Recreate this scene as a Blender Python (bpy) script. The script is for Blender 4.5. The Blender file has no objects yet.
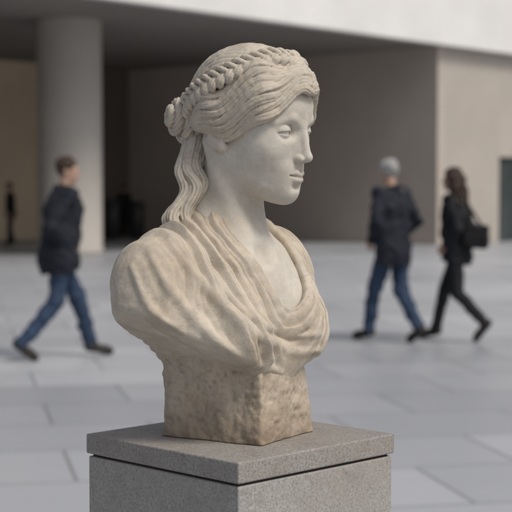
import bpy, math, random, time
import numpy as np
T0=time.time()
# ------------------------------------------------------------------ SDF tools
class Fr:
    def __init__(s,R=None,t=(0,0,0)):
        s.R=np.eye(3) if R is None else np.array(R,float); s.t=np.array(t,float)
    def w(s,p): return s.R@np.array(p,float)+s.t
    def loc(s,X,Y,Z):
        x=X-s.t[0];y=Y-s.t[1];z=Z-s.t[2];R=s.R
        return (R[0,0]*x+R[1,0]*y+R[2,0]*z, R[0,1]*x+R[1,1]*y+R[2,1]*z, R[0,2]*x+R[1,2]*y+R[2,2]*z)
I=Fr()
def rx(a):
    c,s=math.cos(a),math.sin(a); return np.array([[1,0,0],[0,c,-s],[0,s,c]])
def ry(a):
    c,s=math.cos(a),math.sin(a); return np.array([[c,0,s],[0,1,0],[-s,0,c]])
def rz(a):
    c,s=math.cos(a),math.sin(a); return np.array([[c,-s,0],[s,c,0],[0,0,1]])
def smin(a,b,k):
    if k<=0: return np.minimum(a,b)
    h=np.maximum(k-np.abs(a-b),0)/k
    return np.minimum(a,b)-h*h*k*0.25
def smax(a,b,k): return -smin(-a,-b,k)
def ELL(c,r,fr=I,rot=None):
    R=fr.R if rot is None else fr.R@rot
    g=Fr(R,fr.w(c)); r=np.array(r,float); e=np.abs(R)@r
    def fn(X,Y,Z):
        x,y,z=g.loc(X,Y,Z)
        k0=np.sqrt((x/r[0])**2+(y/r[1])**2+(z/r[2])**2)
        k1=np.sqrt((x/r[0]**2)**2+(y/r[1]**2)**2+(z/r[2]**2)**2)+1e-6
        return k0*(k0-1)/k1
    return fn,g.t-e,g.t+e
def SPH(c,r,fr=I): return ELL(c,(r,r,r),fr)
def CAP(a,b,ra,rb=None,fr=I):
    rb=ra if rb is None else rb
    a=fr.w(a);b=fr.w(b);ba=b-a;L=max(float(ba@ba),1e-12)
    def fn(X,Y,Z):
        x=X-a[0];y=Y-a[1];z=Z-a[2]
        h=np.clip((x*ba[0]+y*ba[1]+z*ba[2])/L,0,1)
        return np.sqrt((x-h*ba[0])**2+(y-h*ba[1])**2+(z-h*ba[2])**2)-(ra+(rb-ra)*h)
    m=max(ra,rb)
    return fn,np.minimum(a,b)-m,np.maximum(a,b)+m
def BOX(c,hf,fr=I,rot=None,rd=0.0,taper=0.0):
    R=fr.R if rot is None else fr.R@rot
    g=Fr(R,fr.w(c)); hf=np.array(hf,float); e=np.abs(R)@hf
    def fn(X,Y,Z):
        x,y,z=g.loc(X,Y,Z)
        q=1-taper*z/hf[2]
        qx=np.abs(x)-(hf[0]*q-rd);qy=np.abs(y)-(hf[1]*q-rd);qz=np.abs(z)-(hf[2]-rd)
        return np.sqrt(np.maximum(qx,0)**2+np.maximum(qy,0)**2+np.maximum(qz,0)**2)+np.minimum(np.maximum(qx,np.maximum(qy,qz)),0)-rd
    return fn,g.t-e*(1+abs(taper)),g.t+e*(1+abs(taper))
rng=np.random.RandomState(7)
NG=rng.rand(32,32,32).astype(np.float32)*2-1
def vnoise(P,sc):
    q=P/sc+100.37; i=np.floor(q).astype(int); f=q-i; f=f*f*(3-2*f); i&=31; j=(i+1)&31
    x0,y0,z0=i.T;x1,y1,z1=j.T;fx,fy,fz=f.T
    return ((NG[x0,y0,z0]*(1-fx)+NG[x1,y0,z0]*fx)*(1-fy)+(NG[x0,y1,z0]*(1-fx)+NG[x1,y1,z0]*fx)*fy)*(1-fz)+\
           ((NG[x0,y0,z1]*(1-fx)+NG[x1,y0,z1]*fx)*(1-fy)+(NG[x0,y1,z1]*(1-fx)+NG[x1,y1,z1]*fx)*fy)*fz
class Fld:
    def __init__(s,lo,hi,h):
        s.lo=np.array(lo,float);s.h=h
        s.n=np.ceil((np.array(hi)-s.lo)/h).astype(int)+1
        s.F=np.full(s.n,1.0,np.float32)
        s.ax=[(s.lo[i]+h*np.arange(s.n[i])).astype(np.float32) for i in range(3)]
    def sl(s,lo,hi,m):
        a=np.clip(np.floor((lo-m-s.lo)/s.h).astype(int),0,s.n)
        b=np.clip(np.ceil((hi+m-s.lo)/s.h).astype(int)+1,0,s.n)
        if np.any(b<=a): return None
        return tuple(slice(int(a[i]),int(b[i])) for i in range(3))
    def xyz(s,sl):
        return s.ax[0][sl[0]][:,None,None],s.ax[1][sl[1]][None,:,None],s.ax[2][sl[2]][None,None,:]
    def full(s): return tuple(slice(0,int(k)) for k in s.n)
    def add(s,pr,k=0.0,infl=0.0,m=0.0):
        fn,lo,hi=pr; sl=s.sl(lo,hi,max(k*2,m)+3*s.h+infl)
        if sl is None: return s
        s.F[sl]=smin(s.F[sl],(fn(*s.xyz(sl))-infl).astype(np.float32),k); return s
    def sub(s,pr,k=0.0):
        fn,lo,hi=pr; sl=s.sl(lo,hi,k*2+3*s.h)
        if sl is None: return s
        s.F[sl]=smax(s.F[sl],-fn(*s.xyz(sl)).astype(np.float32),k); return s
    def cut(s,fn,k=0.0):
        sl=s.full(); s.F=smax(s.F,fn(*s.xyz(sl)).astype(np.float32)+0*s.F,k); return s
    def chain(s,P,Rd,k=0.0):
        for i in range(len(P)-1): s.add(CAP(P[i],P[i+1],Rd[i],Rd[i+1]),k,0,.006)
        return s
    def like(s):
        g=object.__new__(Fld);g.lo=s.lo;g.h=s.h;g.n=s.n;g.ax=s.ax;g.F=np.full(s.n,1.0,np.float32);return g
    def merge(s,g,k): s.F=smin(s.F,g.F,k);return s
    def disp(s,amp,sc,fn=None,w=0.012):
        idx=np.nonzero(np.abs(s.F)<w)
        P=np.stack([s.ax[i][idx[i]] for i in range(3)],1)
        n=vnoise(P,sc) if sc else fn(P)
        s.F[idx]+=(amp*n).astype(np.float32);return s
    def val(s,p):
        i=np.clip(np.round((np.array(p)-s.lo)/s.h).astype(int),0,s.n-1); return s.F[tuple(i)]
    def march(s,p,d,mx=0.5):
        p=np.array(p,float);d=np.array(d,float);st=s.h*0.5
        for _ in range(int(mx/st)):
            if s.val(p)<0: return p
            p=p+d*st
        return None
    def mesh(s,name,mat,org=(0,0,0)):
        F=s.F.copy();F[[0,-1]]=np.maximum(F[[0,-1]],1e-3);F[:,[0,-1]]=np.maximum(F[:,[0,-1]],1e-3);F[:,:,[0,-1]]=np.maximum(F[:,:,[0,-1]],1e-3)
        B=F<0
        c=np.zeros(s.n-1,np.int8)
        for dx in (0,1):
            for dy in (0,1):
                for dz in (0,1):
                    c+=B[dx:s.n[0]-1+dx,dy:s.n[1]-1+dy,dz:s.n[2]-1+dz]
        idx=np.nonzero((c>0)&(c<8)); N=len(idx[0])
        vid=np.full(s.n-1,-1,np.int32); vid[idx]=np.arange(N)
        base=np.stack(idx,1).astype(np.float32)
        V=np.zeros((N,3),np.float32);C=np.zeros(N,np.float32)
        cor={}
        for dx in (0,1):
            for dy in (0,1):
                for dz in (0,1): cor[(dx,dy,dz)]=F[idx[0]+dx,idx[1]+dy,idx[2]+dz]
        ks=list(cor)
        for a in ks:
            for ax in range(3):
                if a[ax]==0:
                    b=list(a);b[ax]=1;b=tuple(b)
                    fa,fb=cor[a],cor[b]; m=(fa<0)!=(fb<0)
                    t=np.where(m,fa/np.where(m,fa-fb,1),0)
                    t=np.clip(t,0,1)
                    e=np.tile(np.array(a,np.float32),(N,1)); e[:,ax]=t
                    V+=e*m[:,None];C+=m
        V=base+V/C[:,None]
        V=V*s.h+s.lo
        Q=[]
        for ax in range(3):
            o=[i for i in range(3) if i!=ax]
            sa=[slice(1,-1)]*3;sb=[slice(1,-1)]*3
            sa[ax]=slice(0,-1);sb[ax]=slice(1,None)
            A=B[tuple(sa)];Bb=B[tuple(sb)]
            e=np.nonzero(A!=Bb)
            fl=A[e]
            g=[e[0].copy(),e[1].copy(),e[2].copy()]
            g[o[0]]=g[o[0]]+1;g[o[1]]=g[o[1]]+1
            def cell(d0,d1):
                q=[g[0],g[1],g[2]];q[o[0]]=q[o[0]]-d0;q[o[1]]=q[o[1]]-d1
                return vid[q[0],q[1],q[2]]
            q=np.stack([cell(1,1),cell(0,1),cell(0,0),cell(1,0)],1)
            if ax==1: q=q[:,::-1]
            q=np.where(fl[:,None],q,q[:,::-1])
            Q.append(q)
        Q=np.concatenate(Q).astype(np.int32)
        Q=Q[(Q>=0).all(1)]
        me=bpy.data.meshes.new(name)
        me.vertices.add(N);me.vertices.foreach_set("co",(V-np.array(org)).astype(np.float32).ravel())
        me.loops.add(len(Q)*4);me.loops.foreach_set("vertex_index",Q.ravel())
        me.polygons.add(len(Q));me.polygons.foreach_set("loop_start",np.arange(0,len(Q)*4,4,dtype=np.int32))
        try: me.polygons.foreach_set("loop_total",np.full(len(Q),4,np.int32))
        except Exception: pass
        me.update(calc_edges=True);me.validate()
        me.polygons.foreach_set("use_smooth",np.ones(len(me.polygons),bool))
        me.materials.append(mat)
        ob=bpy.data.objects.new(name,me);bpy.context.scene.collection.objects.link(ob)
        return ob
def cat(P,n=8):
    P=[np.array(p,float) for p in P];P=[2*P[0]-P[1]]+P+[2*P[-1]-P[-2]];o=[]
    for i in range(1,len(P)-2):
        for j in range(n):
            t=j/n
            o.append(.5*((2*P[i])+(-P[i-1]+P[i+1])*t+(2*P[i-1]-5*P[i]+4*P[i+1]-P[i+2])*t*t+(-P[i-1]+3*P[i]-3*P[i+1]+P[i+2])*t**3))
    o.append(P[-2]);return np.array(o)
# ------------------------------------------------------------------ materials
def newmat(name):
    m=bpy.data.materials.new(name);m.use_nodes=True;nt=m.node_tree
    b=nt.nodes["Principled BSDF"];return m,nt,b
def ramp(nt,fac,stops):
    r=nt.nodes.new("ShaderNodeValToRGB");e=r.color_ramp.elements
    while len(e)<len(stops): e.new(0.5)
    for i,(p,c) in enumerate(stops):
        e[i].position=p;e[i].color=(c[0],c[1],c[2],1)
    nt.links.new(fac,r.inputs[0]);return r.outputs[0]
def noise(nt,co,sc,det=4,ro=.55,dist=0):
    n=nt.nodes.new("ShaderNodeTexNoise");n.inputs["Scale"].default_value=sc;n.inputs["Detail"].default_value=det
    n.inputs["Roughness"].default_value=ro;n.inputs["Distortion"].default_value=dist
    nt.links.new(co,n.inputs["Vector"]);return n.outputs["Fac"]
def mix(nt,f,a,b,mode='MIX'):
    m=nt.nodes.new("ShaderNodeMix");m.data_type='RGBA';m.blend_type=mode
    for s,v in ((0,f),(6,a),(7,b)):
        if isinstance(v,(float,int)): m.inputs[s].default_value=v
        elif isinstance(v,tuple): m.inputs[s].default_value=(v[0],v[1],v[2],1)
        else: nt.links.new(v,m.inputs[s])
    return m.outputs[2]
def bump(nt,b,h,st,dist):
    n=nt.nodes.new("ShaderNodeBump");n.inputs["Strength"].default_value=st;n.inputs["Distance"].default_value=dist
    nt.links.new(h,n.inputs["Height"]);
    return n
def stone(name,light,tan,dark,stain=.5,pits=.5,grey=(.33,.32,.30),low=None,bm=.35):
    m,nt,b=newmat(name);co=nt.nodes.new("ShaderNodeTexCoord").outputs["Object"]
    n1=noise(nt,co,7,6,.62,.5);n2=noise(nt,co,38,7,.7);n3=noise(nt,co,230,4,.6);n4=noise(nt,co,14,6,.72,.9);n5=noise(nt,co,5,4,.6)
    c=mix(nt,ramp(nt,n1,[(.38,(0,0,0)),(.62,(1,1,1))]),light,tan)
    f2=ramp(nt,n4,[(.48,(0,0,0)),(.68,(stain,)*3)])
    c=mix(nt,f2,c,dark)
    f3=ramp(nt,n2,[(.45,(0,0,0)),(.67,(.6,)*3)])
    c=mix(nt,f3,c,grey)
    f4=ramp(nt,n3,[(.56,(0,0,0)),(.69,(pits,)*3)])
    f4=mix(nt,1.0,f4,ramp(nt,n5,[(.42,(.25,)*3),(.6,(1,1,1))]),'MULTIPLY')
    c=mix(nt,f4,c,tuple(x*.6 for x in dark))
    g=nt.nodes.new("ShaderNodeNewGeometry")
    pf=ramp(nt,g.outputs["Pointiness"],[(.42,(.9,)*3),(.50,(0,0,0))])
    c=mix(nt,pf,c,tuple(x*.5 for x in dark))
    if low:
        sp=nt.nodes.new("ShaderNodeSeparateXYZ");nt.links.new(co,sp.inputs[0])
        ad=nt.nodes.new("ShaderNodeMath");ad.operation='MULTIPLY_ADD';ad.inputs[1].default_value=.10;nt.links.new(n4,ad.inputs[0]);nt.links.new(sp.outputs[2],ad.inputs[2])
        fl=ramp(nt,ad.outputs[0],[(.04,(.6,)*3),(.11,(0,0,0))]);c=mix(nt,fl,c,low)
    nt.links.new(c,b.inputs["Base Color"]);b.inputs["Roughness"].default_value=.72
    b.inputs["Specular IOR Level"].default_value=.3
    b1=bump(nt,b,n2,bm,.004);b2=bump(nt,b,n3,bm,.0014)
    nt.links.new(b1.outputs[0],b2.inputs["Normal"]);nt.links.new(b2.outputs[0],b.inputs["Normal"])
    return m
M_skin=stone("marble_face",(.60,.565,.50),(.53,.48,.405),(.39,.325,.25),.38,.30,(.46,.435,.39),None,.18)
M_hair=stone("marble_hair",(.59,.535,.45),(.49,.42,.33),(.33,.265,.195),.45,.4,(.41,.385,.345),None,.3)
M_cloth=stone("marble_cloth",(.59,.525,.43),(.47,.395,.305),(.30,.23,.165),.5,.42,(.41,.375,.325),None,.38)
M_base=stone("marble_base",(.52,.445,.35),(.41,.33,.24),(.24,.18,.12),.5,.5,(.36,.315,.265),(.20,.145,.10),.5)
def simple(name,col,rough=.6,sc=20,var=.15,bs=0,metal=0):
    m,nt,b=newmat(name);co=nt.nodes.new("ShaderNodeTexCoord").outputs["Object"]
    n=noise(nt,co,sc,5,.6)
    c=mix(nt,ramp(nt,n,[(.3,(0,0,0)),(.7,(1,1,1))]),tuple(x*(1-var) for x in col),tuple(x*(1+var) for x in col))
    nt.links.new(c,b.inputs["Base Color"]);b.inputs["Roughness"].default_value=rough;b.inputs["Metallic"].default_value=metal
    b.inputs["Specular IOR Level"].default_value=.3
    if bs: nt.links.new(bump(nt,b,n,.5,bs).outputs[0],b.inputs["Normal"])
    return m
def empty(name,loc,label=None,cat_=None):
    e=bpy.data.objects.new(name,None);e.location=loc;bpy.context.scene.collection.objects.link(e)
    e.empty_display_size=.1
    if label: e["label"]=label;e["category"]=cat_
    return e
# ------------------------------------------------------------------ BUST
BO=np.array([-.024,2.154,1.102])
def frame(psi,t,pitch=0,roll=0):
    a=math.radians(psi); R=np.array([[math.cos(a),math.sin(a),0],[-math.sin(a),math.cos(a),0],[0,0,1]])
    return Fr(R@ry(math.radians(pitch))@rx(math.radians(roll)),t)
H=frame(32.5,(.013,-.002,.469),8)
Bd=frame(40,(-.02,.01,-.008))
def torso(f,infl=0.0):
    f.add(ELL((-.005,0,.20),(.088,.128,.125),Bd),0,infl,.12)
    f.add(CAP((-.012,-.138,.245),(-.012,.112,.243),.050,.044,Bd),.05,infl)
    for s in (-1,1): f.add(CAP((-.018,0,.315),(-.014,s*.100,.272),.034,.03,Bd),.05,infl)
    f.add(CAP((-.01,-.143,.238),(.0,-.166,.15),.056,.054,Bd),.04,infl)
    f.add(CAP((-.01,.108,.236),(.0,.120,.16),.046,.042,Bd),.05,infl)
    f.add(ELL((.062,-.066,.170),(.056,.056,.060),Bd),.045,infl)
    f.add(ELL((.064,.060,.172),(.056,.054,.060),Bd),.045,infl)
    f.add(ELL((.035,0,.235),(.05,.09,.06),Bd),.04,infl)
    f.add(ELL((.01,0,.11),(.085,.11,.08),Bd),.04,infl)
def armcut(X,Y,Z):
    x,y,z=Bd.loc(X,Y,Z)
    a=(-.53)*(y+.185)+(-.848)*(z-.190)
    b=(.56)*(y-.150)+(-.828)*(z-.165)
    return smax(a,b,.05)
oc=Bd.w((.030,.018,.262));lng=Bd.R@np.array([.172,.02,-.118]);A_=np.linalg.norm(lng)/2;lng/=np.linalg.norm(lng)
lat=Bd.R@np.array([0,1,0]);lat=lat-lng*(lat@lng);lat/=np.linalg.norm(lat);nn=np.cross(lng,lat)
if nn[2]<0: nn=-nn
Bq=.066
def opening(X,Y,Z,dep=.055):
    x=X-oc[0];y=Y-oc[1];z=Z-oc[2]
    a=x*lng[0]+y*lng[1]+z*lng[2];b=x*lat[0]+y*lat[1]+z*lat[2];c=x*nn[0]+y*nn[1]+z*nn[2]
    r=np.sqrt((a/A_)**2+(b/Bq)**2)
    return np.maximum((r-1)*Bq,-dep-c)
# skin
S=Fld((-.14,-.15,.16),(.15,.13,.60),.0013)
torso(S)
S.cut(lambda X,Y,Z:opening(X,Y,Z,.08)-.012)
neckT=H.w((-.022,0,-.035));neckB=Bd.w((-.010,0,.30))
S.add(CAP(neckT,neckB,.0430,.050),.04)
S.add(CAP(H.w((-.03,-.054,-.03)),Bd.w((.05,-.012,.275)),.011,.009),.024)
S.add(CAP(H.w((-.03,.054,-.03)),Bd.w((.05,.012,.275)),.011,.009),.024)
for s in (-1,1): S.add(CAP((.060,s*.013,.270),(.035,s*.07,.283),.0070,.005,Bd),.022)
S.sub(SPH((.078,0,.285),.013,Bd),.02)
h=Hf=S.like()
h.add(ELL((-.004,0,.032),(.092,.070,.078),H),0,0,.07)
h.add(ELL((.046,0,.030),(.048,.054,.050),H),.03)
h.add(ELL((.033,0,-.034),(.054,.050,.073),H),.035)
for s in (-1,1):
    h.add(CAP((.002,s*.044,-.050),(.066,s*.013,-.090),.0145,.0125,H),.030)
    h.add(SPH((.055,s*.033,-.029),.0250,H),.030)
h.add(ELL((.0820,0,-.0930),(.0135,.0160,.0135),H),.018)
h.add(ELL((.076,0,-.062),(.022,.025,.026),H),.022)
for s in (-1,1):
    h.sub(ELL((.101,s*.0295,-.001),(.0225,.0190,.0125),H),.009)
for s in (-1,1):
    for a,b,ra,rb in (((.0900,s*.007,.0120),(.0885,s*.025,.0195),.0048,.0050),((.0885,s*.025,.0195),(.0735,s*.046,.0120),.0050,.0048)):
        h.add(CAP(a,b,ra,rb,H),.007)
# nose
h.add(CAP((.0900,0,.022),(.1090,0,-.0335),.0058,.0050,H),.008)
h.add(CAP((.079,0,.012),(.0960,0,-.036),.0070,.0095,H),.010)
h.add(SPH((.1105,0,-.0360),.0060,H),.006)
for s in (-1,1):
    h.add(ELL((.0990,s*.0092,-.0390),(.0090,.0048,.0054),H),.004)
    h.sub(ELL((.1040,s*.0052,-.0448),(.0044,.0024,.0030),H),.002)
# eyes
def lid(s,up):
    c=np.array([.0728,s*.0295,-.001]);
    g=Fr(H.R,H.w(c))
    def fn(X,Y,Z):
        x,y,z=g.loc(X,Y,Z); d=np.sqrt(x*x+y*y+z*z)
        q=np.clip(1-(y/.0158)**2,0,1)
        if up: return np.maximum(np.maximum(d-.0172,(-.0024+.0036*q)-z),z-.0135)
        return np.maximum(d-.0161,z+.0022+.0040*q)
    return fn,g.t-.019,g.t+.019
for s in (-1,1):
    h.add(SPH((.0728,s*.0295,-.001),.0148,H),.0008)
    h.add(lid(s,True),.0007);h.add(lid(s,False),.0018)
# mouth
for s in (-1,1):
    h.add(CAP((.0988,0,-.0622),(.0970,s*.0068,-.0604),.0038,.0044,H),.0025)
    h.add(CAP((.0970,s*.0068,-.0604),(.0868,s*.0200,-.0636),.0044,.0016,H),.0025)
    h.add(CAP((.0968,0,-.0712),(.0955,s*.007,-.0707),.0056,.0050,H),.003)
    h.add(CAP((.0955,s*.007,-.0707),(.0868,s*.0185,-.0650),.0050,.0016,H),.003)
gr=h.like()
for s in (-1,1):
    gr.add(CAP((.1030,0,-.0666),(.1012,s*.008,-.0655),.0012,.0012,H));gr.add(CAP((.1012,s*.008,-.0655),(.0880,s*.0212,-.0638),.0012,.0016,H))
h.F=smax(h.F,-gr.F,.0016)
h.sub(CAP((.1035,0,-.0465),(.1025,0,-.0560),.0014,.0022,H),.004)
h.sub(ELL((.1000,0,-.0812),(.0055,.012,.0036),H),.008)
for s in (-1,1):
    h.add(ELL((-.006,s*.069,-.012),(.016,.008,.026),H,ry(.2)),.004)
    h.sub(ELL((-.004,s*.078,-.010),(.009,.006,.017),H),.004)
    h.add(SPH((.000,s*.066,-.035),.007,H),.006)
S.merge(Hf,.020)
S.disp(.0003,.012)
fig=S.mesh("figure",M_skin)
# hair
HR=Fld((-.150,-.135,.25),(.150,.13,.61),.0012)
HR.add(ELL((-.003,0,.038),(.0955,.0775,.0840),H),0,0,.02)
def hairline(X,Y,Z):
    x,y,z=H.loc(X,Y,Z); y=np.abs(y)
    return .80*(x-.052)-.60*(z-.045)+ .25*(y-.07)
HR.cut(hairline,.008)
def lowcut(X,Y,Z):
    x,y,z=H.loc(X,Y,Z); return (-.028-z)-.15*x
HR.cut(lowcut,.008)
HR.disp(.0016,.02);HR.disp(.0008,.007)
G=HR.like()
EC=np.array([-.002,0,.034]);ER=np.array([.0985,.080,.086])
def proj(p,k=1.0):
    q=(np.array(p)-EC)/ER;return EC+q/np.linalg.norm(q)*ER*k
random.seed(3)
for s in (-1,1):
    for j in range(9):
        y0=.006+j*.0085
        P=[(.062-.3*y0,y0*s*.9,.11),(.02,(y0*.95)*s,.13-y0*.4),(-.03,(y0*.9)*s,.12-y0*.5),(-.07,(y0*.75)*s,.085-y0*.4),(-.095,(y0*.6)*s,.045-.3*y0),(-.098,(y0*.45+.01)*s,.012)]
        C=cat([proj(p,.985) for p in P],8)
        G.chain([H.w(proj(c,.980+.004*math.sin(i*.5+j))) for i,c in enumerate(C)],[.0034]*len(C))
low=[(.100,0,.060),(.092,.026,.058),(.074,.050,.034),(.054,.066,.006),(.024,.076,-.016),(-.014,.077,-.026),(-.052,.062,-.022),(-.080,.038,-.010)]
upp=[(.080,0,.098),(.066,.030,.096),(.042,.056,.080),(.012,.074,.058),(-.018,.078,.038),(-.046,.068,.020),(-.068,.050,.008),(-.082,.036,.002)]
NS=7
for s in (-1,1):
    for j in range(NS):
        v=j/(NS-1)
        P=[]
        for a,b in zip(low,upp):
            p=np.array(a)*(1-v)+np.array(b)*v; p[1]*=s; P.append(p)
        C=cat(P,10);n=len(C);outc=[];rr=[]
        for i,p in enumerate(C):
            t=i/(n-1); env=math.sin(math.pi*min(1,t*1.05+.02))**.6
            ph=2*math.pi*(2.8*t)+v*2.2
            lift=1.030+.050*math.sin(ph+.9)*env+.025*(1-abs(2*v-1))
            if t<.25: lift+=.05*(1-t/.25)
            q=proj(p,lift); q[2]+=.0075*math.sin(ph)*env
            outc.append(q);rr.append(.0084*(.7+.5*env)*(1-.25*t)*(1+.1*math.sin(j*2.3+t*6)))
        G.chain([H.w(q) for q in outc],[r*.80 for r in rr])
        for kx in range(9):
            out=[];rad=[]
            for i in range(n):
                t=i/(n-1);tg=outc[min(i+1,n-1)]-outc[max(i-1,0)];tg/=np.linalg.norm(tg)
                nm=(outc[i]-EC)/ER**2;nm/=np.linalg.norm(nm);l=np.cross(tg,nm)
                a=kx*2*math.pi/9+1.3*t*math.pi*(1 if j%2 else -.6)+j
                out.append(H.w(outc[i]+rr[i]*.74*(l*math.cos(a)*1.08+nm*.85*math.sin(a))));rad.append(rr[i]*.25*(1+.2*math.sin(kx*3+t*8)))
            G.chain(out,rad)
# braid
for s in (-1,1):
    bp=[(.070,0,.106),(.052,.034,.104),(.026,.062,.086),(-.004,.077,.066),(-.034,.074,.046),(-.058,.060,.028),(-.076,.044,.012)]
    C=cat([proj((a,b*s,c),1.08) for a,b,c in bp],18);n=len(C)
    L=np.r_[0,np.cumsum(np.linalg.norm(np.diff(C,axis=0),axis=1))]
    G.chain([H.w(proj(c,1.03)) for c in C],[.0085]*n)
    for kx in range(3):
        for sub in (-1,0,1):
            out=[];rad=[]
            for i in range(n):
                t=C[min(i+1,n-1)]-C[max(i-1,0)];t/=np.linalg.norm(t)
                nm=(C[i]-EC)/ER**2;nm/=np.linalg.norm(nm);l=np.cross(t,nm)
                th=L[i]/.042*2*math.pi+kx*2*math.pi/3
                out.append(H.w(C[i]+l*(.0115*math.sin(th)+sub*.0028)+nm*(.0034*math.sin(2*th)+(.0008 if sub==0 else 0))+t*sub*.0028));rad.append(.0039)
            G.chain(out,rad)
# bun coils
bc=np.array([-.095,-.032,-.002])
bdir=np.array([-.62,-.78,0.05]);bdir/=np.linalg.norm(bdir)
bu=np.array([0,0,1.0]);bl=np.cross(bdir,bu);bl/=np.linalg.norm(bl)
G.add(SPH(bc,.027,H))
G.add(ELL((-.080,-.005,.0),(.026,.04,.028),H),.01)
for (Rr,xo,rr,tl) in ((.0290,.000,.0082,.2),(.0200,.014,.0080,-.3),(.0095,.023,.0074,.1),(.029,-.014,.0080,-.4)):
    for sub in range(6):
        ring=[]
        for i in range(41):
            a=i/40*2*math.pi; b_=sub*2*math.pi/6+2*a
            R2=Rr+.0048*math.cos(b_)
            ring.append(H.w(bc+bdir*(xo+.0048*math.sin(b_))+bl*R2*math.cos(a)+bu*(R2*1.08*math.sin(a)+tl*Rr*.3*math.cos(a))))
        G.chain(ring,[rr*.40*(1+.12*math.sin(5*a_+1)) for a_ in np.linspace(0,6.28,41)])
# pony tail : locks, each a core with fine strands around it
pc=[H.w(bc+np.array([.014,.004,-.020])),np.array([-.073,-.010,.408]),np.array([-.074,-.018,.378]),np.array([-.083,-.026,.345]),np.array([-.092,-.036,.315]),np.array([-.092,-.036,.275])]
C=cat(pc,12);n=len(C)
for lk in range(5):
    core=[];cr=[]
    for i,p in enumerate(C):
        t=i/(n-1);a=lk*2*math.pi/5+.6+1.6*t; w=.0100*(.85+.45*math.sin(math.pi*t)+.15*t)
        core.append(p+np.array([w*math.cos(a)+.0055*math.sin(t*15+lk*.5),w*.8*math.sin(a),0]));cr.append(.0098*(1.05-.25*t)*(1+.12*math.sin(9*t+lk)))
    G.chain(core,[r*.90 for r in cr])
    for k_ in range(9):
        out=[]
        for i,p in enumerate(core):
            a=k_*2*math.pi/9+2.0*i/n*(1 if lk%2 else -1)
            out.append(p+cr[i]*.84*np.array([math.cos(a),math.sin(a),0]))
        G.chain(out,[r*.25 for r in cr])
HR.merge(G,.0020)
HR.disp(.0005,.006)
hair=HR.mesh("hair",M_hair)
# drapery : the fold relief is carved as overlapping pleats hanging from both shoulders
D=Fld((-.26,-.20,.03),(.21,.21,.345),.0015)
torso(D,.005)
TD=D.like();TD.F=D.F.copy()
rngp=np.random.RandomState(11);amps=.60+.8*rngp.rand(64)
def ss(a,b,x):
    t=np.clip((x-a)/(b-a),0,1);return t*t*(3-2*t)
def pleats(P):
    q=P-oc; a=q@lng; b=q@lat
    r=np.sqrt((a/A_)**2+(b/Bq)**2)+1e-6; ct=(a/A_)/r; st_=(b/Bq)/r
    r2=r*(1-.12*ct*np.clip(r-1,0,1.2))
    ph=np.log(np.maximum(r2,.3))/math.log(1.20)+.24*vnoise(P,.07)+.05*vnoise(P,.022)+.35*st_
    k=np.floor(ph).astype(int);f=ph-k
    h_=f**1.3*(1-ss(.70,1.0,f))*1.7
    am=amps[np.clip(k+5,0,63)]
    fade=ss(-1.0,-.35,ct)*(1-.85*ss(2.4,3.6,r))*(.85+.4*vnoise(P,.08))
    fade=fade*(1-.62*ss(1.5,2.3,-b/Bq))*(1-.7*ss(1.6,2.2,b/Bq))*ss(.080,.130,P[:,2])
    grow=.60+.50*ss(1,2.2,r)
    f2=(ph*2.7+.6*vnoise(P,.03))%1.0
    minor=.11*np.sin(2*np.pi*f2)
    return -((h_*am+minor)*fade*grow)
D.disp(.0098,0,pleats,w=.03)
D.cut(lambda X,Y,Z:-opening(X,Y,Z),.003)
K=D.like()
def loop(sc,r,a0,a1,n=90,seed=0,taper=False):
    pts=[];rad=[]
    for i in range(n+1):
        t=i/n;a=math.radians(a0+(a1-a0)*t)
        p=oc+lng*(A_*sc*math.cos(a))+lat*(Bq*sc*math.sin(a))
        q=TD.march(p+nn*.12,-nn,.3)
        if q is None: continue
        pts.append(q);rad.append(r*(1+.2*math.sin(4*a+seed))*((.25+.75*max(math.sin(math.pi*t),0)**.6) if taper else 1))
    return pts,rad
p,r=loop(1.03,.0068,-180,180);K.chain(p,r)
p,r=loop(1.18,.0050,-140,150,90,1,True);K.chain(p,r)
def onface(pp):
    P=[]
    for (px,py) in pp:
        u=(px-240)/660;z=(435-py)/660
        q=TD.march((u,-.19,z),(0,1,0),.38)
        if q is not None:P.append(q)
    C=cat(P,10);C2=[]
    for p in C:
        q=TD.march((p[0],-.19,p[2]),(0,1,0),.38)
        C2.append(q if q is not None and abs(q[1]-p[1])<.03 else p)
    return C2
for pp,r in (([(174,238),(202,274),(246,318),(288,346),(318,350)],.0085),
             ([(156,248),(182,290),(228,338),(280,368),(316,370)],.0075),
             ([(140,262),(160,302),(208,350),(262,374),(306,378)],.0050),
             ([(206,262),(240,300),(280,328),(320,334)],.0050),
             ([(284,240),(304,268),(318,306)],.0045)):
    C2=onface(pp);n=len(C2);K.chain(C2,[r*(.2+.8*max(math.sin(math.pi*(i/(n-1))),0)**.7) for i in range(n)])
D.merge(K,.009)
D.cut(armcut,.008)
D.cut(lambda X,Y,Z:(.068-Z)+0*X+0*Y,.014)
D.disp(.0014,.035);D.disp(.0007,.012)
drap=D.mesh("drapery",M_cloth)
# base
Pl=frame(30,(-.006,.0,0))
Bs=Fld((-.17,-.16,-.006),(.17,.16,.19),.0018)
Bs.add(BOX((0,0,.075),(.086,.073,.085),Pl,rd=.006,taper=.05),0,0,.06)
Bs.add(ELL((0,-.005,.165),(.080,.095,.075),Bd),.05)
Bs.disp(.0042,.04);Bs.disp(.0022,.014);Bs.disp(.0011,.006)
Bs.cut(lambda X,Y,Z:(.0005-Z)+0*X+0*Y)
Bs.cut(lambda X,Y,Z:(Z-.165)+0*X+0*Y)
bas=Bs.mesh("stone_base",M_base)
E=empty("marble_bust",tuple(BO),"weathered cream marble bust of a draped woman on a stone pedestal","statue")
for o in (fig,hair,drap,bas): o.parent=E
print("bust",time.time()-T0)
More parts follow.
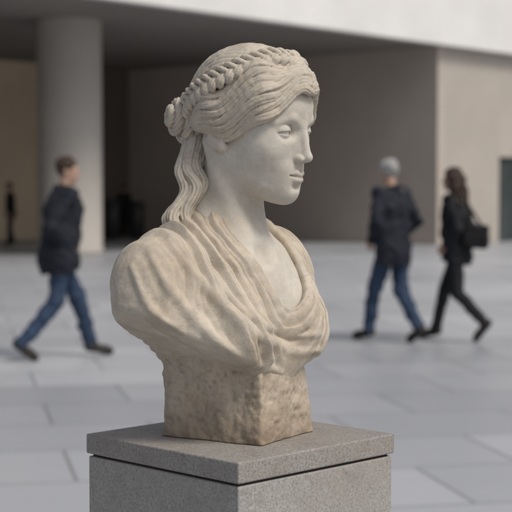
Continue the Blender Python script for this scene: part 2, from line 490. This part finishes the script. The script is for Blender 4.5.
# ------------------------------------------------------------------ generic mesh helpers
def boxmesh(name,size,loc,mat,parent=None,bev=0.0,rotz=0):
    import bmesh
    bm=bmesh.new();bmesh.ops.create_cube(bm,size=1)
    for v in bm.verts: v.co.x*=size[0];v.co.y*=size[1];v.co.z*=size[2]
    if bev: bmesh.ops.bevel(bm,geom=bm.edges[:],offset=bev,segments=3,affect='EDGES',profile=.5)
    me=bpy.data.meshes.new(name);bm.to_mesh(me);bm.free();me.materials.append(mat)
    o=bpy.data.objects.new(name,me);o.location=loc;o.rotation_euler=(0,0,rotz);bpy.context.scene.collection.objects.link(o)
    if parent:o.parent=parent
    return o
def lathe(name,prof,mat,loc=(0,0,0),parent=None,seg=64):
    V=[];F=[]
    for r,z in prof:
        for i in range(seg):
            a=2*math.pi*i/seg;V.append((r*math.cos(a),r*math.sin(a),z))
    for j in range(len(prof)-1):
        for i in range(seg):
            k=(i+1)%seg;F.append((j*seg+i,j*seg+k,(j+1)*seg+k,(j+1)*seg+i))
    F.append(tuple(range(seg))[::-1]);F.append(tuple((len(prof)-1)*seg+i for i in range(seg)))
    me=bpy.data.meshes.new(name);me.from_pydata(V,[],F);me.update()
    for p in me.polygons: p.use_smooth=len(p.vertices)==4
    me.materials.append(mat);o=bpy.data.objects.new(name,me);o.location=loc;bpy.context.scene.collection.objects.link(o)
    if parent:o.parent=parent
    return o
# ------------------------------------------------------------------ PEDESTAL
def granite(name,a,b_,c_):
    m,nt,b=newmat(name);co=nt.nodes.new("ShaderNodeTexCoord").outputs["Object"]
    n1=noise(nt,co,240,4,.7);n2=noise(nt,co,7,6,.65);n3=noise(nt,co,430,2,.5);n4=noise(nt,co,25,6,.7)
    c=mix(nt,ramp(nt,n1,[(.40,(0,0,0)),(.60,(1,1,1))]),a,b_)
    c=mix(nt,ramp(nt,n2,[(.38,(0,0,0)),(.70,(.7,)*3)]),c,c_)
    c=mix(nt,ramp(nt,n4,[(.52,(0,0,0)),(.72,(.5,)*3)]),c,tuple(x*.7 for x in c_))
    c=mix(nt,ramp(nt,n3,[(.60,(0,0,0)),(.66,(.6,)*3)]),c,tuple(x*.35 for x in a))
    nt.links.new(c,b.inputs["Base Color"]);b.inputs["Roughness"].default_value=.7
    nt.links.new(bump(nt,b,n1,.4,.001).outputs[0],b.inputs["Normal"]);return m
M_g=granite("granite",(.28,.265,.245),(.40,.385,.36),(.30,.275,.245))
M_gs=granite("granite_cap",(.23,.215,.195),(.35,.33,.305),(.25,.22,.19))
PE=empty("pedestal",(BO[0],BO[1],0),"square speckled grey granite pedestal with a cap slab","pedestal");PE.rotation_euler=(0,0,math.radians(45))
side=.333
boxmesh("cap_slab",(side,side,.030),(0,0,BO[2]-.015),M_gs,PE,.0026)
boxmesh("joint_bed",(side-.016,side-.016,.004),(0,0,BO[2]-.032),simple("joint_dark",(.05,.045,.04),.9),PE)
sh=BO[2]-.034
boxmesh("shaft",(side-.006,side-.006,sh-.10),(0,0,.10+(sh-.10)/2),M_g,PE,.002)
boxmesh("foot_block",(side+.06,side+.06,.10),(0,0,.05),M_g,PE,.004)
# ------------------------------------------------------------------ GROUND
m,nt,b=newmat("paving");tc=nt.nodes.new("ShaderNodeTexCoord").outputs["Object"]
mp=nt.nodes.new("ShaderNodeMapping");mp.inputs["Rotation"].default_value=(0,0,math.radians(-12));nt.links.new(tc,mp.inputs[0])
br=nt.nodes.new("ShaderNodeTexBrick");br.inputs["Scale"].default_value=1;br.inputs["Brick Width"].default_value=1.2;br.inputs["Row Height"].default_value=.9
br.inputs["Mortar Size"].default_value=.012;br.inputs["Mortar Smooth"].default_value=.1;br.inputs["Bias"].default_value=0
br.inputs["Color1"].default_value=(.355,.370,.395,1);br.inputs["Color2"].default_value=(.44,.455,.48,1);br.inputs["Mortar"].default_value=(.19,.195,.21,1)
nt.links.new(mp.outputs[0],br.inputs["Vector"])
br2=nt.nodes.new("ShaderNodeTexBrick");br2.inputs["Scale"].default_value=1;br2.inputs["Brick Width"].default_value=4.8;br2.inputs["Row Height"].default_value=2.7
br2.inputs["Mortar Size"].default_value=0;br2.inputs["Color1"].default_value=(.78,.785,.80,1);br2.inputs["Color2"].default_value=(1.08,1.08,1.08,1)
nt.links.new(mp.outputs[0],br2.inputs["Vector"])
c=mix(nt,1.0,br.outputs["Color"],br2.outputs["Color"],'MULTIPLY')
n1=noise(nt,tc,.6,6,.6);n2=noise(nt,tc,30,4,.6)
c=mix(nt,ramp(nt,n1,[(.35,(0,0,0)),(.7,(.3,)*3)]),c,(.32,.325,.34))
c=mix(nt,ramp(nt,n2,[(.4,(0,0,0)),(.8,(.3,)*3)]),c,(.27,.27,.28))
nt.links.new(c,b.inputs["Base Color"])
nt.links.new(ramp(nt,n1,[(.3,(.32,)*3),(.7,(.52,)*3)]),b.inputs["Roughness"])
me=bpy.data.meshes.new("ground");me.from_pydata([(-600,-600,0),(600,-600,0),(600,600,0),(-600,600,0)],[],[(0,1,2,3)]);me.materials.append(m)
gr_=bpy.data.objects.new("ground",me);bpy.context.scene.collection.objects.link(gr_);gr_["kind"]="structure"
# ------------------------------------------------------------------ BUILDING
def plaster(name,col):
    m,nt,b=newmat(name);tc=nt.nodes.new("ShaderNodeTexCoord").outputs["Object"]
    n1=noise(nt,tc,.35,5,.6);n2=noise(nt,tc,6,5,.6)
    c=mix(nt,ramp(nt,n1,[(.3,(0,0,0)),(.7,(1,1,1))]),tuple(x*.88 for x in col),tuple(x*1.06 for x in col))
    c=mix(nt,ramp(nt,n2,[(.4,(0,0,0)),(.8,(.3,)*3)]),c,tuple(x*.8 for x in col))
    nt.links.new(c,b.inputs["Base Color"]);b.inputs["Roughness"].default_value=.8;return m
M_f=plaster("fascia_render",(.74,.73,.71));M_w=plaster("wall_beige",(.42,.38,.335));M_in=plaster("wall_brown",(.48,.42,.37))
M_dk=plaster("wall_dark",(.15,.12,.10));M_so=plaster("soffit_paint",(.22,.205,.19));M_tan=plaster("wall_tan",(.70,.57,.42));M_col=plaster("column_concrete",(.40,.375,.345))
B_=empty("building",(5.03,39.5,0),"pale modern building with deep canopy and round columns","building");B_.rotation_euler=(0,0,math.atan2(.748,.663))
def bb(name,x0,x1,y0,y1,z0,z1,mat,bev=0): return boxmesh(name,(x1-x0,y1-y0,z1-z0),((x0+x1)/2,(y0+y1)/2,(z0+z1)/2),mat,B_,bev)
HS=5.5
bb("fascia",-34,24,-.35,-.05,HS,10.5,M_f)
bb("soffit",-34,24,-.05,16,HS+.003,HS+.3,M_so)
bb("roof",-34,24,-.05,16,HS+.3,10.4,M_f)
bb("wall",0.3,3.2,.0,.30,0,HS,M_w)
bb("wall",4.95,24,.0,.30,0,HS,M_w)
bb("wall",3.2,4.95,.0,.30,2.5,HS,M_w)
bb("wall",0,.3,.0,12.4,0,HS,M_in)
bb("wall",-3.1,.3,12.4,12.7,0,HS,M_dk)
bb("wall",-34,-3.1,12.4,12.7,0,HS,M_tan)
bb("skirting",-3.1,-.003,12.36,12.4,0,.15,M_dk)
M_glass=simple("door_glass",(.045,.055,.055),.15,2,.2);M_fr=simple("door_frame",(.05,.05,.05),.4)
d=bb("door",3.26,4.89,.12,.16,.02,2.44,M_glass)
for nm,(x0,x1,z0,z1) in (("frame",(3.2,3.26,0,2.5)),("frame",(4.89,4.95,0,2.5)),("frame",(3.26,4.89,2.44,2.5)),("frame",(4.05,4.11,.02,2.44))):
    bx=boxmesh(nm,(x1-x0,.08,z1-z0),((x0+x1)/2-4.075,0,(z0+z1)/2-1.23),M_fr,d)
for cx in (-10.6,-21.5):
    lathe("column",[(.78,0),(.78,.12),(.755,.14),(.755,HS-.02),(.755,HS)],M_col,(cx,3.2,0),B_,96)
# bins
M_bin=simple("bin_metal",(.03,.03,.032),.45,8,.2)
def bin_(px,D,s=1.0):
    x=(px-256)/1422*D
    e=empty("litter_bin",(x,D,0),"dark round metal litter bin standing near the wall","litter bin");e["group"]="bins by the wall"
    lathe("bin_body",[(.20*s,0),(.21*s,.04),(.24*s,.06),(.25*s,.95*s),(.24*s,.97*s)],M_bin,(0,0,0),e,40)
    lathe("bin_lid",[(.27*s,.97*s+.002),(.275*s,1.02*s),(.20*s,1.16*s),(.12*s,1.2*s)],M_bin,(0,0,0),e,40)
bin_(112,44,1.05);bin_(137,44.6,1.0)
# ------------------------------------------------------------------ PEOPLE
M_fl=simple("skin_tone",(.42,.27,.20),.55,30,.08)
M_jn=simple("denim",(.030,.050,.092),.85,18,.25,.004);M_bk=simple("black_cloth",(.014,.015,.018),.85,14,.25,.004)
M_jk=simple("dark_jacket",(.012,.014,.021),.8,12,.3,.006);M_jk2=simple("navy_jacket",(.014,.017,.026),.8,12,.3,.006)
M_shoe=simple("shoe_leather",(.03,.025,.022),.5,20,.2)
M_hb=simple("brown_hair",(.045,.028,.018),.6,60,.4,.004);M_hg=simple("grey_hair",(.34,.335,.33),.6,60,.4,.004);M_hd=simple("dark_brown_hair",(.035,.020,.014),.6,60,.4,.004)
M_bag=simple("bag_leather",(.012,.011,.012),.45,20,.2)
def person(loc,yaw,ht,pose,mj,mt,mh,label,fem=False,vox=.007,long_hair=False,group=None,bulk=0.0):
    sc=ht/1.78
    ext_lo=(-.62,-.42,-.01);ext_hi=(.62,.42,1.86)
    w=.88 if fem else 1.0
    hipL=np.array((.0,.085*w,.93));hipR=np.array((.0,-.085*w,.93))
    P=pose; ln=P.get('lean',.02); shL=np.array((ln,.175*w,1.45));shR=np.array((ln,-.175*w,1.45))
    def body(f):
        f.add(ELL((0,0,.96),(.105,.155*w,.12)),0,0,.12);f.add(ELL((ln*.5,0,1.12),(.10,.13*w,.16)),.06)
        f.add(ELL((ln,0,1.32),(.115,.158*w,.17)),.06);f.add(CAP(shL*[1,.9,1],shR*[1,.9,1],.052),.05)
        f.add(CAP((ln-.01,0,1.45),(ln+.015,0,1.60),.056*w,.052*w),.04)
        for sd,hp in (('L',hipL),('R',hipR)):
            kn,an,toe=[np.array(q,float) for q in P['leg'+sd]]
            f.add(CAP(hp,kn,.080,.048),.03);f.add(CAP(kn,an,.048,.036),.02);f.add(CAP(an,toe,.036,.026),.02)
        for sd,sh_ in (('L',shL),('R',shR)):
            el,wr=[np.array(q,float) for q in P['arm'+sd]]
            f.add(CAP(sh_,el,.046,.036),.03);f.add(CAP(el,wr,.036,.026),.015)
            dr=(wr-el)/np.linalg.norm(wr-el);sy=1 if sd=='L' else -1
            fw=np.array((1,0,0));fw=fw-dr*(fw@dr);fw/=np.linalg.norm(fw);sd_=np.cross(dr,fw)
            for q in (-1,0,1): f.add(CAP(wr+dr*.01+fw*q*.012,wr+dr*.085+fw*q*.022,.013,.013),.01)
            for q,l in ((-1.5,.055),(-.5,.068),(.5,.075),(1.5,.066)):
                a=wr+dr*.09+fw*q*.018;b2=a+dr*l*.5+fw*.002;c2=b2+dr*l*.45+sd_*sy*.018
                f.add(CAP(a,b2,.0085,.008),.004);f.add(CAP(b2,c2,.008,.007),.003)
            a=wr+dr*.03+fw*.024;b2=a+dr*.035+fw*.022;f.add(CAP(a,b2,.011,.010),.006);f.add(CAP(b2,b2+dr*.03,.010,.008),.004)
    hc=np.array((ln+.03,0,1.665));hy=P.get('head',0)
    HF=Fr(rz(math.radians(hy))@ry(math.radians(P.get('nod',4))),hc)
    def head(f):
        f.add(ELL((-.008,0,.025),(.092,.074,.088),HF),.02);f.add(ELL((.030,0,-.035),(.062,.056,.078),HF),.03)
        f.add(CAP((.088,0,.01),(.106,0,-.028),.009,.012,HF),.012);f.add(ELL((.078,0,-.088),(.018,.02,.016),HF),.02)
        f.add(CAP((.089,-.02,-.058),(.089,.02,-.058),.007,.007,HF),.006)
        for s in (-1,1):
            f.add(ELL((-.005,s*.076,-.01),(.018,.010,.032),HF),.006);f.sub(ELL((.098,s*.031,.002),(.018,.018,.012),HF),.012)
            f.add(SPH((.072,s*.031,.0),.0125,HF),.002);f.add(CAP((.086,s*.015,.02),(.075,s*.045,.018),.007,.006,HF),.01)
    bf=Fld(ext_lo,ext_hi,vox*.8);body(bf);head(bf)
    objs=[bf.mesh("body",M_fl)]
    jf=Fld((-.5,-.42,.60),(.5,.42,1.66),vox)
    hem=P.get('hem',.80);bk=bulk
    jf.add(ELL((.0,0,.86),(.150+bk,.185*w+bk,.30)),0,0,.12);jf.add(ELL((ln*.5-.005,0,1.12),(.142+bk,.172*w+bk,.22)),.06)
    jf.add(ELL((ln-.01,0,1.32),(.148+bk,.188*w+bk*.6,.19)),.06);jf.add(CAP(shL*[1,.94,1],shR*[1,.94,1],.070),.05)
    for sd,sh_ in (('L',shL),('R',shR)):
        el,wr=[np.array(q,float) for q in P['arm'+sd]]
        jf.add(CAP(sh_,el,.070,.060),.03);jf.add(CAP(el,el+(wr-el)*.97,.060,.048),.015)
    nb=np.array((ln,0,1.505))
    for i in range(20):
        a=i/20*2*math.pi;a2=(i+1)/20*2*math.pi
        jf.add(CAP(nb+np.array((.072*math.cos(a),.072*math.sin(a),-.014*math.cos(a))),nb+np.array((.072*math.cos(a2),.072*math.sin(a2),-.014*math.cos(a2))),.024),.012)
    jf.cut(lambda X,Y,Z:(hem-Z)+.02*np.sin(X*9)+0*Y,.006)
    for sd,sh_ in (('L',shL),('R',shR)):
        el,wr=[np.array(q,float) for q in P['arm'+sd]]
        jf.add(CAP(el,el+(wr-el)*.97,.058,.048),.01)
    jf.disp(.020,.09,w=.03);jf.disp(.010,.035,w=.03)
    objs.append(jf.mesh("jacket",mj))
    tf=Fld((-.6,-.3,.03),(.6,.3,1.10),vox)
    tf.add(ELL((0,0,.97),(.115,.160*w,.12)),0,0,.08)
    k_=.0 if not fem else -.006
    for sd,hp in (('L',hipL),('R',hipR)):
        kn,an,toe=[np.array(q,float) for q in P['leg'+sd]]
        tf.add(CAP(hp,kn,.097+k_*.5,.072+k_),.03);tf.add(CAP(kn,an+(kn-an)*.02,.072+k_,.058+k_),.02)
    am=.5 if fem else 1
    tf.disp(.014*am,.07,w=.03);tf.disp(.009*am,.03,w=.03)
    objs.append(tf.mesh("trousers",mt))
    for sd in 'LR':
        kn,an,toe=[np.array(q,float) for q in P['leg'+sd]]
        dr=(toe-an);dr/=np.linalg.norm(dr)
        up=(kn-an)/np.linalg.norm(kn-an);up=up-dr*(up@dr);up/=np.linalg.norm(up)
        sf=Fld(np.minimum(an,toe)-.14,np.maximum(an,toe)+.14,.005)
        sf.add(CAP(an+up*.03,an,.048,.048),0,0,.04);sf.add(CAP(an-dr*.02-up*.015,toe,.046,.036),.02)
        sf.add(CAP(toe-dr*.04,toe+dr*.025,.042,.032),.02)
        c0=(an+toe)/2-up*.05
        sf.cut(lambda X,Y,Z:-((X-c0[0])*up[0]+(Y-c0[1])*up[1]+(Z-c0[2])*up[2])-.008,.004)
        objs.append(sf.mesh("shoe",M_shoe))
    hf=Fld((-.3,-.25,1.2),(.3,.25,1.86),.006)
    hf.add(ELL((-.012,0,.034),(.103,.086,.098),HF),0,0,.05)
    def face(X,Y,Z):
        x,y,z=HF.loc(X,Y,Z);return .78*(x-.055)-.62*(z-.045)
    hf.cut(face,.01)
    def nape(X,Y,Z):
        x,y,z=HF.loc(X,Y,Z);return -.075-z+1.1*np.maximum(x+.02,0)
    hf.cut(nape,.01)
    if long_hair:
        for i in range(9):
            a=math.radians(75+i*210/8)
            st=HF.w((.080*math.cos(a)-.01,.078*math.sin(a),.03))
            md=HF.w((.088*math.cos(a)-.03,.100*math.sin(a),-.10));en=HF.w((.07*math.cos(a)-.07,.11*math.sin(a),-.30-.03*(i%3)))
            C=cat([st,md,en],6);C=[c+np.array((.008*math.sin(j*.9+i),.008*math.cos(j*.8+i),0)) for j,c in enumerate(C)]
            hf.chain(C,list(np.linspace(.034,.018,len(C))),.012)
    hf.disp(.012,.03,w=.03);hf.disp(.005,.012,w=.03)
    objs.append(hf.mesh("hair",mh))
    e=empty("person",loc,label,"person");e.rotation_euler=(0,0,math.radians(yaw));e.scale=(sc,)*3
    if group:e["group"]=group
    for o in objs:o.parent=e
    return e
def at(px,D,z=0): return ((px-256)/1422*D,D,z)
poseA=dict(legL=((.20,.09,.53),(.32,.09,.095),(.48,.10,.045)),legR=((-.06,-.09,.50),(-.38,-.09,.155),(-.265,-.09,.045)),
           armL=((.06,.26,1.19),(.14,.17,.98)),armR=((-.14,-.25,1.19),(.02,-.17,1.0)),lean=.05,head=-22,nod=8,hem=.76)
person(at(59,12.5),24,1.77,poseA,M_jk,M_jn,M_hb,"man in dark jacket and blue jeans striding across the plaza",bulk=.035)
poseB=dict(legL=((.16,.09,.52),(.24,.09,.095),(.40,.10,.045)),legR=((-.02,-.09,.50),(-.28,-.09,.14),(-.16,-.09,.045)),
           armL=((-.04,.26,1.19),(.12,.17,1.0)),armR=((-.08,-.26,1.19),(.10,-.17,1.0)),lean=.03,head=-10,nod=6,hem=.76)
person(at(393,13.9),130,1.78,poseB,M_jk2,M_jn,M_hg,"grey haired man in dark jacket and jeans walking",group="couple walking together",bulk=.02)
poseC=dict(legR=((.16,-.08,.53),(.26,-.08,.095),(.40,-.08,.045)),legL=((-.04,.08,.50),(-.34,.08,.20),(-.25,.08,.06)),
           armR=((-.04,-.23,1.19),(.12,-.15,1.0)),armL=((-.10,.24,1.18),(.06,.15,1.0)),lean=.02,head=10,nod=2,hem=.80)
W=person(at(457,14.0),152,1.70,poseC,M_bk,M_bk,M_hd,"long haired woman in black clothes walking with a shoulder bag",fem=True,long_hair=True,group="couple walking together",bulk=.012)
poseD=dict(legL=((.05,.09,.50),(.08,.09,.095),(.22,.10,.045)),legR=((.02,-.09,.50),(-.08,-.09,.10),(.06,-.10,.045)),
           armL=((-.02,.24,1.19),(.05,.25,.95)),armR=((-.02,-.24,1.19),(.05,-.25,.95)),lean=.02,head=0)
person(at(11,39.5),200,1.72,poseD,M_bk,M_bk,M_hd,"person in dark clothes standing under the canopy",vox=.012)
person(at(124,45.5),80,1.70,poseD,M_bk,M_bk,M_hd,"person in black clothes walking beside dark bins",vox=.012)
# bag
bg=Fld((-.25,-.25,-.25),(.25,.25,.25),.006)
bg.add(BOX((0,0,0),(.13,.055,.12),rd=.045),0,0,.03);bg.add(BOX((0,-.045,.03),(.115,.02,.08),rd=.018),.006)
bg.disp(.010,.08,w=.03)
bo=bg.mesh("bag_body",M_bag)
st=Fld((-.42,-.25,-.1),(.25,.35,.50),.006)
C=cat([(-.08,-.02,.09),(-.16,-.06,.22),(-.20,-.03,.34),(-.17,.06,.345),(-.08,.10,.25),(.05,.03,.09)],10);st.chain(C,[.014]*len(C))
so=st.mesh("strap",M_bag)
be=empty("shoulder_bag",at(476,13.82,1.04),"black shoulder bag hanging at the woman's back","bag");be.rotation_euler=(0,math.radians(6),math.radians(-12))
bo.parent=be;so.parent=be
print("people",time.time()-T0)
# ------------------------------------------------------------------ LIGHT / CAMERA
sc=bpy.context.scene
w=bpy.data.worlds.new("World");sc.world=w;w.use_nodes=True;nt=w.node_tree
sky=nt.nodes.new("ShaderNodeTexSky");sky.sky_type='NISHITA';sky.sun_disc=False
az=math.radians(128);el=math.radians(52)
sky.sun_elevation=el;sky.sun_rotation=az;sky.dust_density=4;sky.air_density=1
hs=nt.nodes.new("ShaderNodeHueSaturation");hs.inputs["Saturation"].default_value=.55
nt.links.new(sky.outputs[0],hs.inputs["Color"])
nt.links.new(hs.outputs[0],nt.nodes["Background"].inputs[0]);nt.nodes["Background"].inputs[1].default_value=.105
L=bpy.data.lights.new("sun",'SUN');L.energy=1.9;L.angle=math.radians(18);L.color=(1,.94,.86)
lo=bpy.data.objects.new("sun",L);sc.collection.objects.link(lo)
from mathutils import Vector
dv=Vector((math.sin(az)*math.cos(el),math.cos(az)*math.cos(el),math.sin(el)))
lo.rotation_euler=(-dv).to_track_quat('-Z','Y').to_euler()
cd=bpy.data.cameras.new("camera");cam=bpy.data.objects.new("camera",cd);sc.collection.objects.link(cam)
cam.location=(0,0,1.47);cam.rotation_euler=(math.radians(90-2.577),0,0);cd.lens=100;cd.sensor_width=36;cd.clip_end=2000
cd.dof.use_dof=True;cd.dof.focus_distance=2.08;cd.dof.aperture_fstop=7.5
sc.camera=cam
sc.view_settings.view_transform='Standard';sc.view_settings.look='None';sc.view_settings.exposure=0
print("done",time.time()-T0)
